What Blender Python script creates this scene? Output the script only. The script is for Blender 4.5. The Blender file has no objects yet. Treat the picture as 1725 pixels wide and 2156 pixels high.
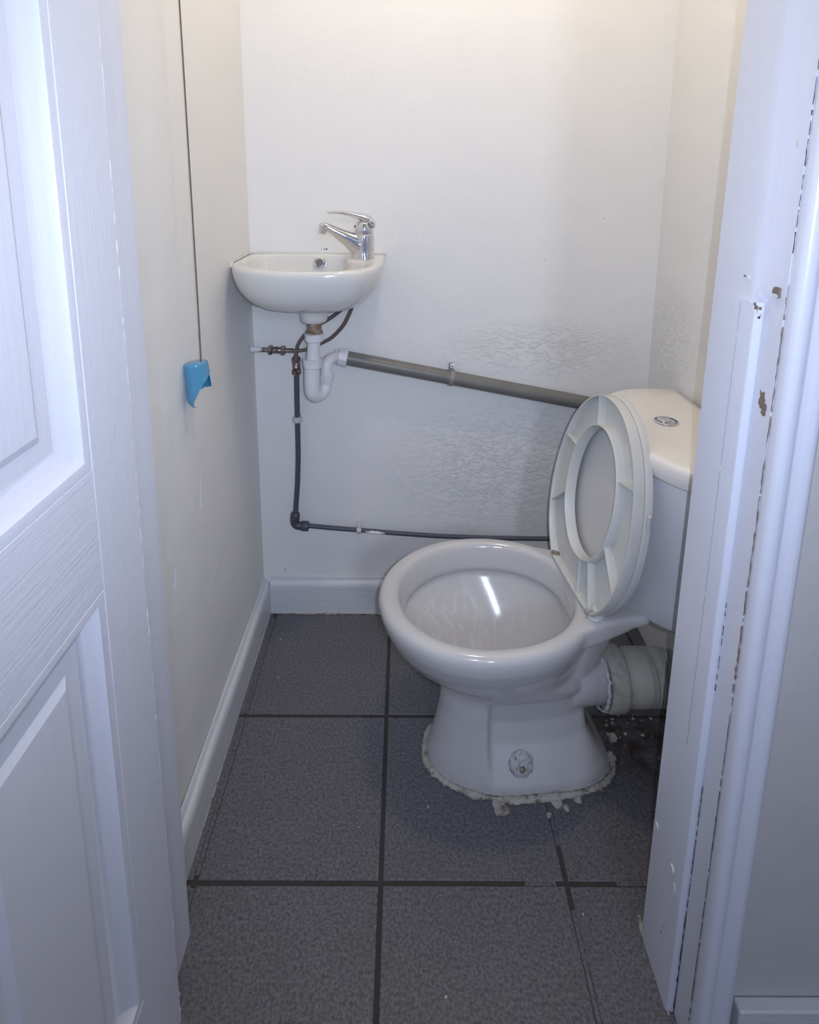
import bpy, bmesh, math, random
from mathutils import Vector, Matrix
random.seed(7)
PI = math.pi
C = bpy.context.scene.collection

# ------------------------------------------------------------------ camera
cam_d = bpy.data.cameras.new('camera')
cam = bpy.data.objects.new('camera', cam_d); C.objects.link(cam)
F, CX, CY = 1220.09, 854.13, 613.37            # focal length and principal point in 1725x2156 pixels
cam_d.sensor_fit = 'VERTICAL'; cam_d.sensor_height = 36.0; cam_d.sensor_width = 36.0*1725/2156
cam_d.lens = F/2156*36.0
cam_d.shift_x = (862.5-CX)/2156; cam_d.shift_y = (CY-1078)/2156
cam_d.clip_start = 0.01
pit, rol, yaw = math.radians(10.173), math.radians(0.2994), math.radians(0.0998)
fwd = Vector((math.sin(yaw)*math.cos(pit), math.cos(yaw)*math.cos(pit), -math.sin(pit)))
rt = Vector((math.cos(yaw), -math.sin(yaw), 0)); up = rt.cross(fwd)
r2 = rt*math.cos(rol)+up*math.sin(rol); u2 = up*math.cos(rol)-rt*math.sin(rol)
M = Matrix((r2, u2, -fwd)).transposed().to_4x4(); M.translation = Vector((0, 0, 1.2324))
cam.matrix_world = M
bpy.context.scene.camera = cam

# ------------------------------------------------------------------ world, lamps, exposure
w = bpy.data.worlds.new('world'); bpy.context.scene.world = w; w.use_nodes = True
bg = w.node_tree.nodes['Background']; bg.inputs[0].default_value = (0.62, 0.68, 1.0, 1); bg.inputs[1].default_value = 0.33

def lamp(name, kind, loc, power, color, size=0.05, rot=None, **kw):
    d = bpy.data.lights.new(name, kind); d.energy = power; d.color = color
    if kind in ('POINT', 'SPOT'): d.shadow_soft_size = size
    for k, v in kw.items(): setattr(d, k, v)
    o = bpy.data.objects.new(name, d); C.objects.link(o); o.location = loc
    if rot is not None: o.rotation_euler = rot
    return o
# warm ceiling lamp of the little room, above the frame
lamp('ceiling_lamp', 'POINT', (0.14, 0.98, 2.29), 9.2, (1.0, 0.86, 0.66), 0.05)
# the phone's flash, a few centimetres right of its lens
fl = lamp('phone_flash', 'SPOT', (0.030, 0.0, 1.245), 24.5, (0.67, 0.77, 1.0), 0.003, spot_size=math.radians(128), spot_blend=0.85)
fl.rotation_euler = (math.radians(90-6), 0, 0)
# added area light for assumed corridor daylight, source unseen, behind the photographer
lamp('assumed_corridor_light', 'AREA', (0.5, -1.6, 1.85), 11.0, (0.68, 0.78, 1.0), rot=(math.radians(84), 0, math.radians(16)), shape='RECTANGLE', size=0.4, size_y=0.4)

vs = bpy.context.scene.view_settings
vs.view_transform = 'Standard'; vs.look = 'None'; vs.gamma = 1; vs.exposure = 0.09; vs.use_curve_mapping = False

# ------------------------------------------------------------------ helpers
def obj(name, bm, m=None, parent=None, smooth=True, bevel=0, loc=None, angle=40):
    bmesh.ops.recalc_face_normals(bm, faces=bm.faces[:])
    me = bpy.data.meshes.new(name); bm.to_mesh(me); bm.free()
    o = bpy.data.objects.new(name, me); C.objects.link(o)
    if m: me.materials.append(m)
    if smooth:
        for p in me.polygons: p.use_smooth = True
        me.set_sharp_from_angle(angle=math.radians(angle))
    if parent: o.parent = parent
    if loc: o.location = loc
    if bevel:
        b = o.modifiers.new('bevel', 'BEVEL'); b.width = bevel; b.segments = 3; b.limit_method = 'ANGLE'
        b.angle_limit = math.radians(50); b.harden_normals = False
    return o
def struct(name, bm, m, parent=None, **k):
    o = obj(name, bm, m, parent, **k)
    if not parent: o['kind'] = 'structure'
    return o
def thing(name, label, cat, loc=(0, 0, 0), group=None):
    o = bpy.data.objects.new(name, None); C.objects.link(o); o.location = loc
    o.empty_display_size = 0.05
    o['label'] = label; o['category'] = cat
    if group: o['group'] = group
    return o
def box(bm, x0, x1, y0, y1, z0, z1):
    vs_ = [bm.verts.new((x, y, z)) for z in (z0, z1) for y in (y0, y1) for x in (x0, x1)]
    for f in ((0, 2, 3, 1), (4, 5, 7, 6), (0, 1, 5, 4), (2, 6, 7, 3), (0, 4, 6, 2), (1, 3, 7, 5)):
        bm.faces.new([vs_[i] for i in f])
    return bm
def B(*a): return box(bmesh.new(), *a)
def loft(bm, rings, cap0=True, cap1=True, closed=True):
    R = [[bm.verts.new(p) for p in r] for r in rings]
    n = len(R[0])
    for a, b in zip(R, R[1:]):
        for i in range(n if closed else n-1):
            j = (i+1) % n
            bm.faces.new((a[i], a[j], b[j], b[i]))
    for r, c in ((R[0], cap0), (R[-1], cap1)):
        if c:
            cen = sum((v.co for v in r), Vector())/n; cv = bm.verts.new(cen)
            for i in range(n): bm.faces.new((r[i], r[(i+1) % n], cv))
    return bm
def frame_axes(d):
    d = d.normalized(); h = Vector((0, 0, 1)) if abs(d.z) < 0.9 else Vector((1, 0, 0))
    u = d.cross(h).normalized(); return u, d.cross(u).normalized()
def catmull(pts, n=8):
    P = [Vector(p) for p in pts]; out = []
    for i in range(len(P)-1):
        p0 = P[max(i-1, 0)]; p1 = P[i]; p2 = P[i+1]; p3 = P[min(i+2, len(P)-1)]
        for k in range(n):
            t = k/n
            out.append(0.5*((2*p1)+(p2-p0)*t+(2*p0-5*p1+4*p2-p3)*t*t+(3*p1-p0-3*p2+p3)*t**3))
    out.append(P[-1]); return out
def tube(bm, pts, r, seg=20, radii=None, caps=True):
    P = [Vector(p) for p in pts]; rings = []; u = None
    for i, p in enumerate(P):
        d = (P[min(i+1, len(P)-1)]-P[max(i-1, 0)]).normalized()
        if u is None: u, v = frame_axes(d)
        else:
            u = (u-d*u.dot(d)).normalized(); v = d.cross(u).normalized()
        rr = radii[i] if radii else r
        rings.append([p+(u*math.cos(2*PI*k/seg)+v*math.sin(2*PI*k/seg))*rr for k in range(seg)])
    return loft(bm, rings, caps, caps)
def lathe(bm, prof, seg=32, origin=(0, 0, 0), axis=(0, 0, 1), caps=True, scallop=0, ns=6):
    """prof: list of (r, h) along axis"""
    ax = Vector(axis).normalized(); u, v = frame_axes(ax); o = Vector(origin); rings = []
    for r, h in prof:
        rings.append([o+ax*h+(u*math.cos(2*PI*k/seg)+v*math.sin(2*PI*k/seg))*r*(1+scallop*(1 if math.cos(ns*2*PI*k/seg) > .3 else 0)) for k in range(seg)])
    return loft(bm, rings, caps, caps)
def hexnut(bm, origin, axis, r, h, seg=6):
    return lathe(bm, [(r*.9, 0), (r, h*.12), (r, h*.88), (r*.9, h)], seg, origin, axis)
def prism(bm, poly, z0, z1, lean=0, zs=None):
    """poly: plan outline [(x, y)]; straight upright prism (lean: dx per metre of height above 0.6)"""
    zs = zs or [z0, z1]
    return loft(bm, [[(x+lean*(z-0.6), y, z) for x, y in poly] for z in zs])

# ------------------------------------------------------------------ materials
def node_mat(name, color, rough=0.5, metal=0.0, spec=0.5, coat=0.0):
    m = bpy.data.materials.new(name); m.use_nodes = True
    nt = m.node_tree; b = nt.nodes['Principled BSDF']
    b.inputs['Base Color'].default_value = (*color, 1); b.inputs['Roughness'].default_value = rough
    b.inputs['Metallic'].default_value = metal; b.inputs['Specular IOR Level'].default_value = spec
    b.inputs['Coat Weight'].default_value = coat; b.inputs['Coat Roughness'].default_value = 0.08
    return m, nt, b
def coords(nt, kind='Object', scale=(1, 1, 1)):
    tc = nt.nodes.new('ShaderNodeTexCoord'); mp = nt.nodes.new('ShaderNodeMapping')
    mp.inputs['Scale'].default_value = scale
    nt.links.new(tc.outputs[kind], mp.inputs['Vector']); return mp.outputs['Vector']
def noise(nt, vec, scale, detail=4, rough=0.5, dist=0.0):
    n = nt.nodes.new('ShaderNodeTexNoise'); n.inputs['Scale'].default_value = scale
    n.inputs['Detail'].default_value = detail; n.inputs['Roughness'].default_value = rough
    n.inputs['Distortion'].default_value = dist
    nt.links.new(vec, n.inputs['Vector']); return n.outputs['Fac']
def ramp(nt, fac, stops):
    r = nt.nodes.new('ShaderNodeValToRGB'); e = r.color_ramp.elements
    while len(e) < len(stops): e.new(0.5)
    for el, (p, c) in zip(e, stops):
        el.position = p; el.color = (c, c, c, 1) if not hasattr(c, '__len__') else (*c, 1)
    nt.links.new(fac, r.inputs['Fac']); return r.outputs['Color']
def mixc(nt, fac, a, b, mode='MIX'):
    m = nt.nodes.new('ShaderNodeMix'); m.data_type = 'RGBA'; m.blend_type = mode
    for s, v in ((m.inputs[0], fac), (m.inputs[6], a), (m.inputs[7], b)):
        if hasattr(v, 'is_output'): nt.links.new(v, s)
        elif hasattr(v, '__len__'): s.default_value = (*v, 1)
        else: s.default_value = v
    return m.outputs[2]
def math_(nt, op, a, b=None, clamp=False):
    m = nt.nodes.new('ShaderNodeMath'); m.operation = op; m.use_clamp = clamp
    for s, v in zip(m.inputs, (a, b)):
        if v is None: continue
        if hasattr(v, 'is_output'): nt.links.new(v, s)
        else: s.default_value = v
    return m.outputs[0]
def bump(nt, b, h, strength, dist=0.01, prev=None):
    n = nt.nodes.new('ShaderNodeBump'); n.inputs['Strength'].default_value = strength; n.inputs['Distance'].default_value = dist
    nt.links.new(h, n.inputs['Height'])
    if prev: nt.links.new(prev, n.inputs['Normal'])
    nt.links.new(n.outputs[0], b.inputs['Normal']); return n.outputs[0]
def blob(nt, center, radius, soft=0.5):
    """1 inside an ellipsoid about a place on the object, 0 outside, ragged by noise"""
    tc = nt.nodes.new('ShaderNodeTexCoord'); mp = nt.nodes.new('ShaderNodeMapping')
    mp.vector_type = 'TEXTURE'; mp.inputs['Location'].default_value = center; mp.inputs['Scale'].default_value = radius
    nt.links.new(tc.outputs['Object'], mp.inputs['Vector'])
    ln = nt.nodes.new('ShaderNodeVectorMath'); ln.operation = 'LENGTH'; nt.links.new(mp.outputs[0], ln.inputs[0])
    mr = nt.nodes.new('ShaderNodeMapRange'); mr.inputs['From Min'].default_value = 1.0; mr.inputs['From Max'].default_value = 1.0-soft
    nt.links.new(ln.outputs['Value'], mr.inputs['Value']); return mr.outputs[0]

def wall_mat(name, color, lump=None):
    m, nt, b = node_mat(name, color, 0.62, spec=0.3)
    v = coords(nt)
    big = noise(nt, v, 5, 3); c = mixc(nt, math_(nt, 'MULTIPLY', big, 0.25), color, tuple(x*0.90 for x in color))
    nt.links.new(c, b.inputs['Base Color'])
    fine = noise(nt, v, 260, 3, 0.6); p = bump(nt, b, fine, 0.14, 0.0012)
    und = noise(nt, v, 14, 3, 0.5); p = bump(nt, b, und, 0.5, 0.006, p)
    if lump:
        for cen, rad in lump:
            mask = blob(nt, cen, rad, 0.8)
            va = coords(nt, scale=(0.7, 1, 1.4)); n1 = noise(nt, va, 55, 6, 0.65, 0.9)
            n1 = ramp(nt, n1, [(0.47, 0.0), (0.58, 1.0)])
            mm = nt.nodes.new('ShaderNodeMath'); mm.operation = 'MULTIPLY'
            nt.links.new(n1, mm.inputs[0]); nt.links.new(mask, mm.inputs[1])
            p = bump(nt, b, mm.outputs[0], 0.6, 0.0023, p)
    return m
M_wall = wall_mat('matt_white_wall_paint', (0.80, 0.79, 0.765))
M_wallc = wall_mat('greyer_corridor_wall_paint', (0.56, 0.54, 0.525))  # darker and greyer than the wall colour inside the room
M_wallb = wall_mat('patched_white_wall_paint', (0.80, 0.79, 0.765), [((0.30, 1.523, 0.45), (0.42, 0.3, 0.26)), ((0.38, 1.523, 0.80), (0.35, 0.3, 0.10))])
M_wallr = wall_mat('patched_side_wall_paint', (0.80, 0.79, 0.765), [((0.67, 1.42, 0.86), (0.3, 0.2, 0.18))])

def gloss_paint(name, color, brush=(85, 85, 3), rough=0.33, strength=0.17):
    m, nt, b = node_mat(name, color, rough, spec=0.5)
    v = coords(nt, scale=brush); n = noise(nt, v, 1.6, 5, 0.65, 0.3); p = bump(nt, b, n, strength, 0.0035)
    v2 = coords(nt); n2 = noise(nt, v2, 60, 3, 0.5); p = bump(nt, b, n2, 0.25, 0.002, p)
    g = noise(nt, v2, 9, 4); c = mixc(nt, math_(nt, 'MULTIPLY', g, 0.2), color, tuple(x*0.85 for x in color))
    nt.links.new(c, b.inputs['Base Color']); return m
GP = (0.685, 0.70, 0.775)
M_paint = gloss_paint('white_gloss_wood_paint', GP)
M_painth = gloss_paint('white_gloss_paint_brushed_across', GP, (120, 3, 120), 0.33, 0.28)
M_skirt = gloss_paint('white_skirting_paint', (0.66, 0.67, 0.69), (8, 8, 60), 0.4, 0.3)

def ceramic(name, color, rough=0.13):
    m, nt, b = node_mat(name, color, rough, spec=0.5, coat=0.3)
    v = coords(nt); n = noise(nt, v, 26, 4, 0.6); c = mixc(nt, math_(nt, 'MULTIPLY', n, 0.18), color, tuple(x*0.86 for x in color))
    nt.links.new(c, b.inputs['Base Color']); return m, nt, b, c
M_basin, *_ = ceramic('basin_white_china', (0.70, 0.69, 0.655))
M_cist, *_ = ceramic('cistern_white_china', (0.70, 0.70, 0.72), 0.2)
M_clid, *_ = ceramic('cistern_lid_china', (0.80, 0.76, 0.70), 0.2)
M_pan, nt, b, c0 = ceramic('pan_white_china', (0.58, 0.565, 0.555), 0.14)
v = coords(nt, scale=(60, 60, 3)); st = noise(nt, v, 1.0, 4, 0.7)
st = ramp(nt, st, [(0.5, 0.0), (0.75, 0.55)])
inside = blob(nt, (-0.085, 0.0, 0.27), (0.19, 0.17, 0.085), 0.25)
c1 = mixc(nt, math_(nt, 'MULTIPLY', st, inside), c0, (0.80, 0.79, 0.77))
v = coords(nt); d1 = ramp(nt, noise(nt, v, 55, 5, 0.7), [(0.5, 0), (0.68, 1)])
low = blob(nt, (0.0, -0.015, 0.0), (0.28, 0.17, 0.03), 0.6)
c2 = mixc(nt, math_(nt, 'MULTIPLY', math_(nt, 'MULTIPLY', d1, low), 0.8), c1, (0.20, 0.165, 0.13))
nt.links.new(c2, b.inputs['Base Color'])

M_plast, *_ = node_mat('white_trap_plastic', (0.74, 0.72, 0.74), 0.38)
M_seat, nt, b = node_mat('yellowed_white_seat_plastic', (0.62, 0.62, 0.585), 0.4)
v = coords(nt); n = noise(nt, v, 30, 4, 0.6); nt.links.new(mixc(nt, n, (0.65, 0.65, 0.625), (0.56, 0.56, 0.515)), b.inputs['Base Color'])
M_cover, *_ = node_mat('white_seat_cover_plastic', (0.60, 0.595, 0.575), 0.4)
M_conn, nt, b = node_mat('dirty_cream_rubber', (0.5, 0.48, 0.4), 0.55)
v = coords(nt); n = ramp(nt, noise(nt, v, 34, 6, 0.7), [(0.52, 0), (0.80, 1)]); nt.links.new(mixc(nt, n, (0.50, 0.485, 0.42), (0.24, 0.21, 0.15)), b.inputs['Base Color'])
M_chrome, nt, b = node_mat('chrome', (0.74, 0.74, 0.76), 0.05, 1.0)
M_brass, nt, b = node_mat('tarnished_brass', (0.35, 0.28, 0.26), 0.35, 0.85)
v = coords(nt); n = ramp(nt, noise(nt, v, 120, 4), [(0.4, 0), (0.65, 1)]); nt.links.new(mixc(nt, n, (0.36, 0.30, 0.29), (0.14, 0.10, 0.09)), b.inputs['Base Color'])
M_rust, nt, b = node_mat('rusty_threaded_metal', (0.2, 0.14, 0.1), 0.6, 0.4)
v = coords(nt, scale=(1, 1, 4)); n = ramp(nt, noise(nt, v, 60, 4), [(0.35, 0), (0.65, 1)]); nt.links.new(mixc(nt, n, (0.22, 0.12, 0.07), (0.40, 0.37, 0.32)), b.inputs['Base Color'])
M_hose, nt, b = node_mat('dull_copper_tail_pipe', (0.20, 0.17, 0.165), 0.38, 0.55)
M_waste, nt, b = node_mat('grey_waste_plastic', (0.17, 0.165, 0.15), 0.42)
v = coords(nt); n = noise(nt, v, 40, 5, 0.6); nt.links.new(mixc(nt, n, (0.125, 0.125, 0.12), (0.205, 0.195, 0.175)), b.inputs['Base Color'])
M_clipg, *_ = node_mat('grey_clip_plastic', (0.24, 0.235, 0.22), 0.45)
M_clipw, *_ = node_mat('white_clip_plastic', (0.55, 0.55, 0.53), 0.45)
M_slate, nt, b = node_mat('slate_painted_pipe', (0.075, 0.08, 0.105), 0.5)
v = coords(nt); n = ramp(nt, noise(nt, v, 18, 5, 0.7), [(0.70, 0), (0.72, 1)]); nt.links.new(mixc(nt, n, (0.075, 0.08, 0.105), (0.55, 0.56, 0.6)), b.inputs['Base Color'])
M_slate2, *_ = node_mat('slate_pipe_plastic', (0.07, 0.072, 0.085), 0.45)
M_dab, *_ = node_mat('white_paint_dab', (0.72, 0.72, 0.75), 0.6)
M_blue, *_ = node_mat('blue_plastic', (0.07, 0.27, 0.43), 0.18, spec=0.6, coat=0.4)
M_bluee, *_ = node_mat('broken_blue_edge', (0.42, 0.55, 0.68), 0.6)
M_cord, *_ = node_mat('dirty_cord', (0.13, 0.105, 0.095), 0.8)
M_seal, nt, b = node_mat('dirty_sealant', (0.45, 0.42, 0.36), 0.7)
v = coords(nt); n = ramp(nt, noise(nt, v, 60, 6, 0.7), [(0.48, 0), (0.68, 1)]); nt.links.new(mixc(nt, n, (0.47, 0.44, 0.385), (0.12, 0.09, 0.06)), b.inputs['Base Color'])
bump(nt, b, noise(nt, v, 150, 4), 0.8, 0.004)
M_filler, nt, b = node_mat('grubby_filler', (0.5, 0.5, 0.49), 0.7)
v = coords(nt); n = ramp(nt, noise(nt, v, 90, 6, 0.7), [(0.50, 0), (0.66, 1)]); nt.links.new(mixc(nt, n, (0.52, 0.52, 0.52), (0.16, 0.12, 0.09)), b.inputs['Base Color'])
M_sealw, nt, b = node_mat('white_sealant', (0.62, 0.62, 0.63), 0.6)
M_wood, nt, b = node_mat('exposed_wood', (0.19, 0.12, 0.085), 0.8)
v = coords(nt, scale=(1, 1, 8)); n = noise(nt, v, 40, 3); nt.links.new(mixc(nt, n, (0.10, 0.07, 0.055), (0.30, 0.23, 0.19)), b.inputs['Base Color'])
M_dark, *_ = node_mat('dark_gap', (0.03, 0.028, 0.03), 0.9)
M_ridge, *_ = node_mat('grey_hairline', (0.36, 0.36, 0.40), 0.7)
M_grout, nt, b = node_mat('brown_grout', (0.05, 0.043, 0.04), 0.9)
v = coords(nt); bump(nt, b, noise(nt, v, 200, 4), 0.6, 0.002)
# tile
M_tile, nt, b = node_mat('dark_grey_floor_tile', (0.07, 0.072, 0.082), 0.46, spec=0.4)
v = coords(nt, 'Generated')
geo = nt.nodes.new('ShaderNodeNewGeometry'); pos = geo.outputs['Position']
n1 = noise(nt, pos, 190, 5, 0.75); n2 = noise(nt, pos, 9, 4, 0.6)
cb = mixc(nt, ramp(nt, n1, [(0.36, 0), (0.66, 1)]), (0.062, 0.062, 0.076), (0.225, 0.222, 0.242))
cb = mixc(nt, math_(nt, 'MULTIPLY', n2, 0.35), cb, (0.075, 0.068, 0.062))
vor = nt.nodes.new('ShaderNodeTexVoronoi'); vor.inputs['Scale'].default_value = 16; vor.inputs['Randomness'].default_value = 1.0
nt.links.new(pos, vor.inputs['Vector'])
spk = ramp(nt, vor.outputs['Distance'], [(0.028, 1), (0.034, 0)])
pick = ramp(nt, noise(nt, pos, 4, 2), [(0.45, 0), (0.49, 1)])
cb = mixc(nt, math_(nt, 'MULTIPLY', spk, pick), cb, (0.55, 0.54, 0.5))
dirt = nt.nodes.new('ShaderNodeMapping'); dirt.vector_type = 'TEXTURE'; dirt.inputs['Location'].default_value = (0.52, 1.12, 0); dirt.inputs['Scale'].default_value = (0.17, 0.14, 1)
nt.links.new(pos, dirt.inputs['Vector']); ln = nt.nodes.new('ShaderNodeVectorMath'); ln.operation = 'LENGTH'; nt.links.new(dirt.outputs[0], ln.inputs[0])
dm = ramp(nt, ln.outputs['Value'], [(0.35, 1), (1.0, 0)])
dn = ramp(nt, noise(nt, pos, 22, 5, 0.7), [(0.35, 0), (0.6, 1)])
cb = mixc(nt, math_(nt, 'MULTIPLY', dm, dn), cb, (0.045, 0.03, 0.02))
nt.links.new(cb, b.inputs['Base Color'])
bump(nt, b, n1, 0.35, 0.0012)

# ------------------------------------------------------------------ the room
XL, XR, YB, ZC = -0.408, 0.670, 1.523, 2.34
YF0, YF1 = 0.637, 0.757            # the partition with the doorway
LEAN = 0.012

floor = struct('floor', B(-1.3, 1.6, -1.5, YB+0.08, -0.08, -0.0025), M_grout, smooth=False)
X0, Y0, T, G = -0.0376, 0.8387, 0.335, 0.0042
def tiles():
    first = None
    for i in range(-2, 4):
        for j in range(-4, 3):
            x0 = X0+i*T; x1 = x0+T; y0 = Y0+j*T; y1 = y0+T
            # clip to the room, the doorway and the corridor
            if y0 < YF1-0.02:
                a0, a1 = -1.3, 1.6
            else: a0, a1 = XL, XR
            x0c, x1c = max(x0+G, a0), min(x1-G, a1)
            y0c, y1c = y0+G, min(y1-G, YB)
            if x1c-x0c < 0.006 or y1c-y0c < 0.01: continue
            bm = bmesh.new(); dz = random.uniform(-0.0005, 0.0005)
            cx, cy = (x0c+x1c)/2, (y0c+y1c)/2; hx, hy = (x1c-x0c)/2, (y1c-y0c)/2
            R = [[(sx*hx*k1, sy*hy*k1, z) for sx, sy in ((-1, -1), (1, -1), (1, 1), (-1, 1))] for k1, z in ((1, -0.009), (1, -0.0012), (1-0.0012/min(hx, hy), 0.0))]
            loft(bm, R, False, True)
            o = obj('tile', bm, M_tile, floor, smooth=False); o.location = (cx, cy, dz)
tiles()
bm = bmesh.new(); rnd = random.Random(8)
for (a, b_) in ((0.50, 0.62), (0.64, 0.80), (0.90, 1.05)):
    box(bm, X0+T-G*.8, X0+T+G*.9, a, b_, -.004, -.0005)
box(bm, X0+T-.075, X0+T-.02, Y0-G*.9, Y0+G*.9, -.004, -.0004); box(bm, X0+T+.09, X0+T+.16, Y0-G*.9, Y0+G*.9, -.004, -.0004)
for (a, b_) in ((0.85, 1.1675), (1.18, 1.49), (.70, .830)):
    box(bm, X0-T-G*.9, X0-T+G*.9, a, b_, -.004, -.0007)
obj('joint_filler', bm, M_tile, floor, smooth=False)

struct('ceiling', B(-1.3, 1.6, -1.5, YB+0.08, ZC, ZC+0.06), M_wall, smooth=False)
struct('wall_back', B(XL-0.08, XR+0.08, YB, YB+0.08, -0.05, ZC), M_wallb, smooth=False)
# the side walls: the left one bellies a little like old plaster
bm = bmesh.new(); rings = []
for k in range(25):
    z = -0.05+(ZC+0.05)*k/24
    row = []
    for q_ in range(13):
        y = YF1+(YB+0.05-YF1)*q_/12
        row.append((XL+0.0022*math.sin(3.1*z+5*y)*min(1, (YB-y)*8 if y < YB else 0), y, z))
    rings.append(row+[(XL-0.08, YB+0.05, z), (XL-0.08, YF1, z)])
loft(bm, rings)
struct('wall_left', bm, M_wall, angle=30)
struct('wall_right', B(XR, XR+0.08, YF1, YB+0.05, -0.05, ZC), M_wallr, smooth=False)
# partition with the doorway (x -0.41 .. 0.425)
bm = bmesh.new()
box(bm, 0.4405, 1.6, YF0, YF1, -0.05, ZC); box(bm, -1.3, -0.4105, YF0, YF1, -0.05, ZC); box(bm, -0.4105, 0.4405, YF0, YF1, 2.045, ZC)
struct('wall_front', bm, M_wallc, smooth=False)
struct('wall_corridor_right', B(1.6, 1.66, -1.5, YF1, -0.05, ZC), M_wall, smooth=False)
struct('wall_corridor_left', B(-1.36, -1.3, -1.5, YF1, -0.05, ZC), M_wall, smooth=False)

# skirting boards
def skirt_prof(h, t, n=5):
    # (offset from wall, z)
    p = [(0, -0.001), (t, -0.001), (t, h-0.026)]
    for k in range(n+1):
        a = PI/2*k/n; p.append((t-0.011+0.011*math.cos(a)*1.0-0.0*a, h-0.026+0.018*math.sin(a)))
    p += [(0.004, h), (0, h)]
    return p
def skirting(name, pr, axis, a, b, wall, sgn):
    bm = bmesh.new()
    rings = []
    n = 18
    for k in range(n+1):
        s = a+(b-a)*k/n; j = 0.0008*math.sin(17*s)
        if axis == 'y': rings.append([(wall+sgn*(o+j*(o > 0)), s, z) for o, z in pr])
        else: rings.append([(s, wall+sgn*(o+j*(o > 0)), z) for o, z in pr])
    loft(bm, rings)
    return struct(name, bm, M_skirt, angle=30)
skirting('baseboard_left', skirt_prof(0.103, 0.020), 'y', YF1+0.004, YB-0.0005, XL, 1)
bb = skirting('baseboard_back', skirt_prof(0.110, 0.016), 'x', XL+0.0205, XR, YB, -1)
bm = bmesh.new(); pts = []
for k in range(60):
    x = -0.378+0.5*k/59; pts.append((x, YB-0.0165-random.uniform(0, .002), 0.0012))
tube(bm, pts, 0.003, 6, [random.uniform(0.0008, 0.0034) for _ in pts])
obj('sealant', bm, M_seal, bb)
bm = bmesh.new(); tube(bm, [(-0.3885, 1.512-k*0.07, 0.001) for k in range(11)], 0.0022, 6, [0.001+0.0015*random.random() for _ in range(11)])
obj('sealant', bm, M_seal, bb)

# ------------------------------------------------------------------ right door frame (lining, stop, architrave)
lin = [(0.4100, 0.766), (0.4100, 0.6775), (0.4112, 0.6745), (0.4215, 0.6735), (0.4215, 0.6375), (0.4400, 0.6375), (0.4400, 0.766)]
zz = [0, 0.03, 0.06, 0.12] + [0.2+0.1*k for k in range(19)] + [2.045]
lin2 = [(0.4100, 0.766), (0.4103, 0.692), (0.4125, 0.6810), (0.4208, 0.6560), (0.4215, 0.6375), (0.4400, 0.6375), (0.4400, 0.766)]
bm = loft(bmesh.new(), [[(x+LEAN*(z-0.6), y, z) for x, y in (lin if z < 1.105 else lin2)] for z in sorted(zz+[1.095, 1.100, 1.112])])
trim_r = struct('trim_1', bm, M_paint, angle=25)
arch = [(0.4232, 0.6370), (0.4225, 0.6260), (0.4245, 0.6195), (0.4290, 0.6165), (0.4385, 0.6160), (0.4405, 0.6180), (0.4430, 0.6215), (0.4465, 0.6222), (0.4520, 0.6190),
        (0.4580, 0.6165), (0.4640, 0.6165), (0.4665, 0.6185), (0.4672, 0.6225), (0.4690, 0.6225), (0.4715, 0.6235), (0.4725, 0.6265), (0.4725, 0.6368)]
trim_a = struct('trim_2', prism(bmesh.new(), arch, 0, 2.045, LEAN, zz), M_paint, angle=50)
# head lining and architrave over the opening (out of the frame)
struct('trim_3', B(-0.4105, 0.440, YF0, 0.766, 2.02, 2.045), M_paint, smooth=False)

# cracked caulk between lining and architrave: ragged dark strips, some of it missing
def crack(name, x, y, za, zb, wmax, m, parent, nx=(0, -1, 0), step=0.006, seed=1, skip=0.0):
    rnd = random.Random(seed); bm = bmesh.new(); prev = None; z = za
    while z < zb:
        wd = wmax*max(0.0, rnd.gauss(0.55, 0.35)); off = rnd.uniform(-.3, .3)*wmax
        xx = x+LEAN*(z-0.6)
        a = bm.verts.new((xx+off-wd*.5*abs(nx[1]), y+(off-wd*.5)*abs(nx[0]), z)); b_ = bm.verts.new((xx+off+wd*.5*abs(nx[1])+1e-5, y+(off+wd*.5)*abs(nx[0])+1e-5, z))
        if prev and rnd.random() > skip: bm.faces.new((prev[0], prev[1], b_, a))
        prev = (a, b_); z += step*rnd.uniform(.6, 1.5)
    for v_ in [v_ for v_ in bm.verts if not v_.link_faces]: bm.verts.remove(v_)
    ex = bmesh.ops.extrude_face_region(bm, geom=bm.faces[:])
    bmesh.ops.translate(bm, verts=[g for g in ex['geom'] if isinstance(g, bmesh.types.BMVert)], vec=(0.0006*nx[0], 0.0006*nx[1], 0))
    return obj(name, bm, m, parent, smooth=False)
crack('caulk_crack', 0.4218, 0.6370, 0.75, 1.115, 0.0016, M_wood, trim_r, seed=3, skip=0.05)
crack('caulk_crack', 0.4218, 0.6370, 1.115, 2.0, 0.0008, M_dark, trim_r, seed=5, skip=.3)
crack('caulk_crack', 0.4218, 0.6370, 0.60, 0.75, 0.0028, M_wood, trim_r, seed=4, skip=0.12)
crack('caulk_crack', 0.4218, 0.6370, 0.0, 0.60, 0.0007, M_dark, trim_r, seed=9, skip=0.1)
crack('caulk_crack', 0.4212, 0.6725, 0.0, 0.20, 0.0022, M_dark, trim_r, seed=19, skip=0.0)
crack('caulk_crack', 0.4212, 0.6725, 0.2, 0.42, 0.0009, M_dark, trim_r, seed=12, skip=0.2)
crack('caulk_crack', 0.4212, 0.6725, 0.56, 0.72, 0.0008, M_dark, trim_r, seed=13, skip=0.3)

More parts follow.
